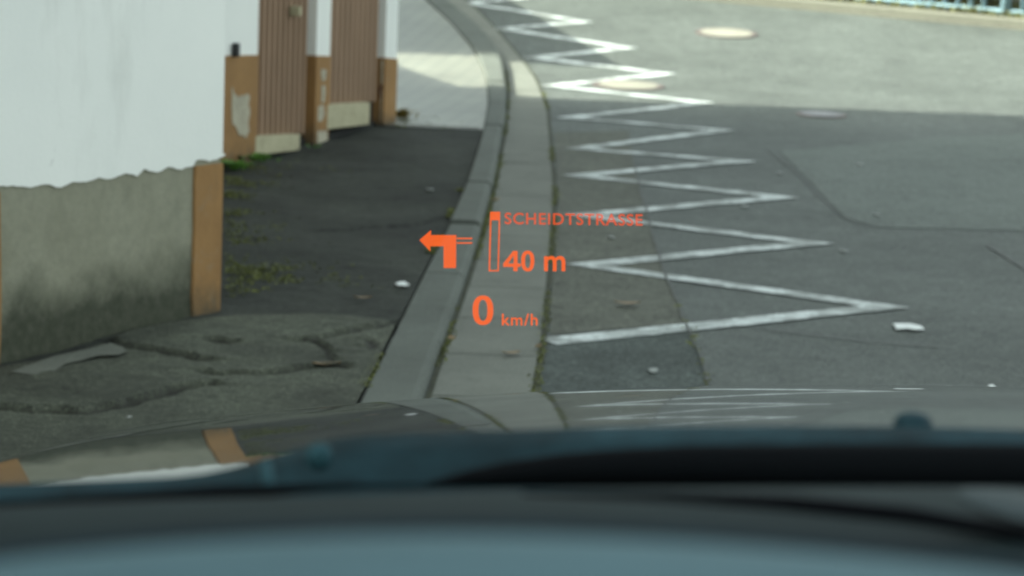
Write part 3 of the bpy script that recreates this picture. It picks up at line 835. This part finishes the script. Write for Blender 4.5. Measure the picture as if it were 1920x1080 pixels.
# ------------------------------------------------------------------ the car one sits in
car = empty('car', (.38, .9, 0)); tag(car, 'dark blue car seen from the driving seat, bonnet and dashboard along the bottom', 'car')
ci = Matrix.Translation((-.38, -.9, 0))
def car_part(o_bm, name, mat, parent=car, smooth=True, **k):
    bmesh.ops.transform(o_bm, matrix=ci, verts=o_bm.verts); return from_bm(name, o_bm, mat, parent, smooth, **k)
def car_paint():
    m = N('dark_metallic_paint'); m.base((.010, .017, .021)); m.b.inputs['Metallic'].default_value = .0
    m.b.inputs['Roughness'].default_value = .5; m.spec(.05); m.b.inputs['Coat Weight'].default_value = 1; m.b.inputs['Coat Roughness'].default_value = .03; m.b.inputs['Coat IOR'].default_value = 1.42
    return m.m
M_paint = car_paint()
M_rubber = plain('black_rubber', (.0012, .002, .003), .8, spec=.08)
M_plastic = plain('black_plastic', (.014, .018, .021), .45, bump=.1, scale=40)
M_pad = plain('sky_sheen_vinyl', (.052, .108, .126), .7, var=.06, scale=25, spec=.25)  # blue sheen of the sky is put into the base colour
M_cowl = plain('cowl_sky_sheen', (.009, .027, .035), .6, var=.55, scale=22, spec=.08)
M_grey = plain('grey_plastic', (.030, .043, .046), .7, spec=.2)
M_lip2 = plain('bluish_plastic', (.018, .055, .068), .7, spec=.15)
M_lipshade = plain('lip_shade', (.004, .013, .020), .7, spec=.2)
M_dash = plain('dashboard_plastic', (.013, .021, .0225), .7, var=.12, scale=25, spec=.05)
XC, XW, YB, DC = .56, .40, .975, 2.35
def bonnet_z(x, y):
    e = y - DC
    z = EYE - .2085 * y - (.019 if e < 0 else .30) * e * e - .087 * (x - XC) ** 2
    q = max(0, 1.55 - y); t = min(1, max(0, (.12 - x) / .25)); z -= .040 * q * q * t * t * (3 - 2 * t)
    e = abs(x - .40) - .72
    if e > 0: z -= 1.2 * e * e
    return z
bm = bmesh.new(); nx, ny = 80, 80
gr = [[bm.verts.new((.40 - .92 + 1.84 * i / nx, YB + 2.35 * j / ny, bonnet_z(.40 - .92 + 1.84 * i / nx, YB + 2.35 * j / ny))) for i in range(nx + 1)] for j in range(ny + 1)]
for j in range(ny):
    for i in range(nx): bm.faces.new((gr[j][i], gr[j][i + 1], gr[j + 1][i + 1], gr[j + 1][i]))
bon = car_part(bm, 'bonnet', M_paint)
# washer jet at the rear edge of the bonnet
def sc(px, py, d):
    r = ray(px, py); k = d / r.y; return Vector((r.x * k, d, EYE + r.z * k))
bm = bmesh.new(); c_ = sc(1712, 803, 1.0)
rings = []
for k in range(6):
    a = k / 5 * math.pi / 2
    rings.append([bm.verts.new((c_.x + .0085 * math.cos(a) ** .7 * math.cos(2 * math.pi * q / 14), c_.y + .012 * math.cos(a) * math.sin(2 * math.pi * q / 14), c_.z + .0068 * math.sin(a))) for q in range(14)])
for a, b in zip(rings[:-1], rings[1:]):
    for q in range(14): bm.faces.new((a[q], a[(q + 1) % 14], b[(q + 1) % 14], b[q]))
bmesh.ops.remove_doubles(bm, verts=bm.verts, dist=1e-5)
car_part(bm, 'washer_jet', M_cowl, bon)
# cowl panel behind the bonnet: raised towards the middle, the sky's bluish sheen is put into its colour
def sc(px, py, d):
    r = ray(px, py); k = d / r.y; return Vector((r.x * k, d, EYE + r.z * k))
def pline(pts, n):
    xs = np.linspace(pts[0][0], pts[-1][0], n); ys = np.interp(xs, [p[0] for p in pts], [p[1] for p in pts])
    ys = np.convolve(np.pad(ys, 2, mode='edge'), np.ones(5) / 5, 'valid'); return list(zip(xs, ys))
bm = bmesh.new(); rw = []
for x, y in pline([(-900, 960), (-100, 912), (0, 908), (300, 897), (430, 888), (500, 866), (545, 838), (590, 820), (640, 815), (900, 810), (1050, 803), (1200, 799), (1700, 799), (1920, 806), (2500, 830), (5200, 1010)], 120):
    p = sc(x, y, .97)
    rw.append([bm.verts.new(p + Vector((0, a, b))) for a, b in ((.03, -.05), (.008, -.004), (0, 0), (-.012, -.004), (-.03, -.012), (-.06, -.03), (-.11, -.055))])
for a, b in zip(rw, rw[1:]):
    for k in range(6): bm.faces.new((a[k], a[k + 1], b[k + 1], b[k]))
car_part(bm, 'cowl', M_cowl)
bm = bmesh.new(); add_tube(bm, [sc(x, y, .82) for x, y in ((-300, 985), (60, 965), (200, 950), (420, 925), (640, 912), (800, 912))], [.006, .0055, .005, .003, .0012, .0008], 8); car_part(bm, 'dark_band', M_rubber)  # added black tube that darkens the left of the shelf
bm = bmesh.new(); add_tube(bm, [sc(498, 868, .88), sc(503, 905, .872), sc(510, 965, .865)], [.0022, .0026, .0028], 8); car_part(bm, 'bluish_tube', M_lip2)  # added bluish tube, drawn as a blurred upright streak
bm = bmesh.new(); bmesh.ops.create_uvsphere(bm, u_segments=14, v_segments=8, radius=.0055, matrix=Matrix.Translation(sc(598, 856, .93))); car_part(bm, 'clip', M_lip2)  # added bluish ball, drawn as a blurred patch
# wiper resting low on the screen: thick dark blade in front of its arm
wip = empty('wiper', (0, 0, 0)); wip.parent = car
bot = lambda x: float(np.interp(x, [790, 1400, 1700, 2600], [914, 917, 936, 948]))
tops = [(790, 910), (840, 893), (880, 880), (960, 862), (1060, 847), (1180, 838), (1300, 832), (1600, 829), (1920, 830), (2600, 845)]
bm = bmesh.new(); add_tube(bm, [sc(x, (y + bot(x)) / 2, .9) for x, y in tops], [max((bot(x) - y) / 2 * .9 / FPX, .0008) for x, y in tops], 12); car_part(bm, 'wiper_blade', M_rubber, wip)
bm = bmesh.new(); add_tube(bm, [sc(x, y, .87) for x, y in ((1050, 925), (1300, 934), (1520, 948), (1750, 975), (1950, 1010), (2300, 1080))], [.001, .0018, .0026, .003, .0035, .004], 8); car_part(bm, 'wiper_arm', M_rubber, wip)
# windscreen: a clear, faintly green pane
def glass():
    m = bpy.data.materials.new('windscreen_glass'); m.use_nodes = True; t = m.node_tree; t.nodes.clear()
    o = t.nodes.new('ShaderNodeOutputMaterial'); b = t.nodes.new('ShaderNodeBsdfTransparent'); b.inputs['Color'].default_value = (.902, 1.0, .925, 1)
    t.links.new(b.outputs[0], o.inputs['Surface']); return m
bm = bmesh.new(); n = 16
gl = [[bm.verts.new((x, .95 - .10 * ((x - XW) / .75) ** 2 - 1.62 * (z - .985), z - .015 * ((x - XW) / .75) ** 2)) for x in np.linspace(XW - .72, XW + .72, n + 1)] for z in np.linspace(.985, 1.48, 9)]
for a, b in zip(gl, gl[1:]):
    for k in range(n): bm.faces.new((a[k], a[k + 1], b[k + 1], b[k]))
car_part(bm, 'windscreen', glass())
# dashboard: far shelf, hooded instrument pad nearest the eye
bm = bmesh.new(); rw = []
for x, y in pline([(-1600, 1060), (-100, 955), (0, 950), (300, 936), (600, 930), (900, 918), (1200, 914), (1920, 912), (2600, 925), (5000, 1010)], 80):
    p = sc(x, y, .80); rw.append([bm.verts.new((p.x * (1 if k < 6 else 1), yy, p.z + zz)) for k, (yy, zz) in enumerate(((.815, -.05), (.81, -.004), (.80, 0), (.76, .001), (.68, .001), (.60, -.004), (.45, -.012), (.38, -.04)))])
for a, b in zip(rw, rw[1:]):
    for k in range(7): bm.faces.new((a[k], a[k + 1], b[k + 1], b[k]))
dash = car_part(bm, 'dashboard', M_dash)
# instrument hood; a dark tube stands in for the shade at its lip
HL = pline([(-500, 1125), (0, 1048), (300, 1020), (600, 1004), (820, 999), (1100, 1005), (1400, 1022), (1700, 1050), (1920, 1076), (2400, 1160)], 60)
bm = bmesh.new(); rw = []
for x, y in HL:
    p = sc(x, y, .44); rw.append([bm.verts.new(p + Vector((0, a, b))) for a, b in ((.012, -.03), (.006, -.004), (0, 0), (-.01, .0005), (-.04, .0), (-.1, -.006), (-.2, -.03))])
for a, b in zip(rw, rw[1:]):
    for k in range(6): bm.faces.new((a[k], a[k + 1], b[k + 1], b[k]))
ins = car_part(bm, 'instrument_hood', M_pad)
bm = bmesh.new(); add_tube(bm, [sc(x, y - 8, .452) for x, y in HL[::2]], .0014, 8); car_part(bm, 'hood_lip_shade', M_lipshade, ins)
# dark strip and low vent at the right of the shelf
bm = bmesh.new(); add_tube(bm, [sc(x, y, .73) for x, y in ((980, 924), (1250, 932), (1480, 944), (1700, 966), (1860, 992), (2000, 1030))], [.0006, .0016, .0026, .003, .0024, .001], 8); car_part(bm, 'trim_strip', M_rubber)
bm = bmesh.new(); bmesh.ops.create_uvsphere(bm, u_segments=24, v_segments=12, radius=1, matrix=Matrix.Translation(sc(1990, 968, .745)) @ Matrix.Rotation(R(9), 4, 'Y') @ Matrix.Diagonal((.034, .02, .0034, 1))); car_part(bm, 'vent', M_grey)
# A-pillars frame the screen
for sx in (-1, 1):
    bm = bmesh.new(); x = XW + sx * .74
    add_tube(bm, [(x, .86, .94), (x - sx * .02, .5, 1.17), (x - sx * .06, .05, 1.46)], [.045, .04, .04], 10); car_part(bm, 'pillar', M_plastic)

# ------------------------------------------------------------------ head-up display floating beyond the bonnet
HD = 2.0
hud = empty('head_up_display', (0, 0, 0))
hc = Vector((0, 0, EYE)) + ray(985, 500) * HD
hud.matrix_world = Matrix(((cR.x, cU.x, -cF.x, hc.x), (cR.y, cU.y, -cF.y, hc.y), (cR.z, cU.z, -cF.z, hc.z), (0, 0, 0, 1)))
tag(hud, 'orange glowing head up display with left turn arrow, street name, distance and speed', 'display')
U = HD / FPX
def hp(px, py): return ((px - 985) * U, -(py - 500) * U)
def glow(name, c, s, a):
    m = bpy.data.materials.new(name); m.use_nodes = True; t = m.node_tree; t.nodes.clear()
    o = t.nodes.new('ShaderNodeOutputMaterial'); e = t.nodes.new('ShaderNodeEmission'); tr = t.nodes.new('ShaderNodeBsdfTransparent'); mx = t.nodes.new('ShaderNodeMixShader')
    e.inputs['Color'].default_value = (*c, 1); e.inputs['Strength'].default_value = s; mx.inputs[0].default_value = a
    t.links.new(tr.outputs[0], mx.inputs[1]); t.links.new(e.outputs[0], mx.inputs[2]); t.links.new(mx.outputs[0], o.inputs['Surface']); return m
GS = 1 / 2 ** EXPO
M_glow = glow('orange_light', (1.15, .15, .03), GS, .84)
M_dim = glow('dim_orange_light', (1.0, .105, .03), GS, .74)
def hpoly(bm, pts): 
    vs = [bm.verts.new((*hp(x, y), 0)) for x, y in pts]; return bm.faces.new(vs)
def hmesh(name, polys, mat):
    bm = bmesh.new()
    for p in polys: hpoly(bm, p)
    bmesh.ops.triangulate(bm, faces=[f for f in bm.faces if len(f.verts) > 4])
    return from_bm(name, bm, mat, hud)
def z4(*a): return [(760 + x / 4, 370 + y / 4) for x, y in a]
hmesh('turn_arrow', [z4((105, 320), (193, 245), (193, 283), (382, 283), (380, 530), (287, 530), (287, 367), (187, 367), (187, 405)),
                     z4((386, 303), (502, 303), (502, 314), (386, 314)), z4((386, 337), (502, 337), (502, 348), (386, 348))], M_glow)
hmesh('distance_bar', [z4((636, 108), (712, 108), (711, 172), (634, 172)), z4((634, 172), (646, 172), (636, 545), (624, 545)),
                       z4((700, 172), (711, 172), (702, 545), (691, 545)), z4((624, 545), (702, 545), (702, 555), (624, 555))], M_glow)
def text(name, s, x0, yt, x1, yb, mat, bold=.0, skew=0, space=1.0):
    cu = bpy.data.curves.new(name, 'FONT'); cu.body = s; cu.size = 1; cu.offset = bold; cu.space_character = space; cu.resolution_u = 6
    o = bpy.data.objects.new(name, cu); col.objects.link(o)
    dg = bpy.context.evaluated_depsgraph_get(); me = bpy.data.meshes.new_from_object(o.evaluated_get(dg))
    bpy.data.objects.remove(o)
    co = np.zeros(len(me.vertices) * 3); me.vertices.foreach_get('co', co); co = co.reshape(-1, 3)
    lo, hi = co.min(0), co.max(0); a = hp(x0, yb); b = hp(x1, yt)
    t = (co[:, 0] - lo[0]) / (hi[0] - lo[0])
    co[:, 0] = a[0] + t * (b[0] - a[0]); co[:, 1] = a[1] + (co[:, 1] - lo[1]) / (hi[1] - lo[1]) * (b[1] - a[1]) - skew * U * t
    co[:, 2] = 0; me.vertices.foreach_set('co', co.ravel()); me.update()
    me.materials.clear(); me.name = name
    return link(name, me, mat, hud)
text('street_name', 'SCHEIDTSTRASSE', 946, 398.5, 1205, 420.5, M_dim, .016, 3, 1.10)
def ring0(x0, y0, x1, y1, wx, wy, n=36):
    c = ((x0 + x1) / 2, (y0 + y1) / 2); q = []
    for k in range(n):
        a0, a1 = 2 * math.pi * k / n, 2 * math.pi * (k + 1) / n; p = []
        for a, rx, ry in ((a0, (x1 - x0) / 2, (y1 - y0) / 2), (a1, (x1 - x0) / 2, (y1 - y0) / 2), (a1, (x1 - x0) / 2 - wx, (y1 - y0) / 2 - wy), (a0, (x1 - x0) / 2 - wx, (y1 - y0) / 2 - wy)):
            ca, sa = math.cos(a), math.sin(a); e = .86
            p.append((c[0] + rx * math.copysign(abs(ca) ** e, ca), c[1] + ry * math.copysign(abs(sa) ** e, sa)))
        q.append(p)
    return q
hmesh('distance_number', [[(962, 470.5), (970.5, 470.5), (970.5, 494), (963, 494), (963, 479.5), (953, 494), (943.5, 494)], [(943.5, 494), (976, 494), (976, 500.5), (943.5, 500.5)],
                          [(962.5, 500.5), (970.5, 500.5), (970.5, 508.5), (962.5, 508.5)]] + ring0(977, 470, 1002, 509, 7.6, 6.2), M_glow)
text('distance_unit', 'm', 1020, 480, 1060, 508.5, M_glow, .018)
hmesh('speed_number', ring0(886, 554, 925, 609.5, 11.2, 8), M_glow)
text('speed_unit', 'km/h', 941, 588, 1008, 610.5, M_glow, .014, 0, 1.12)
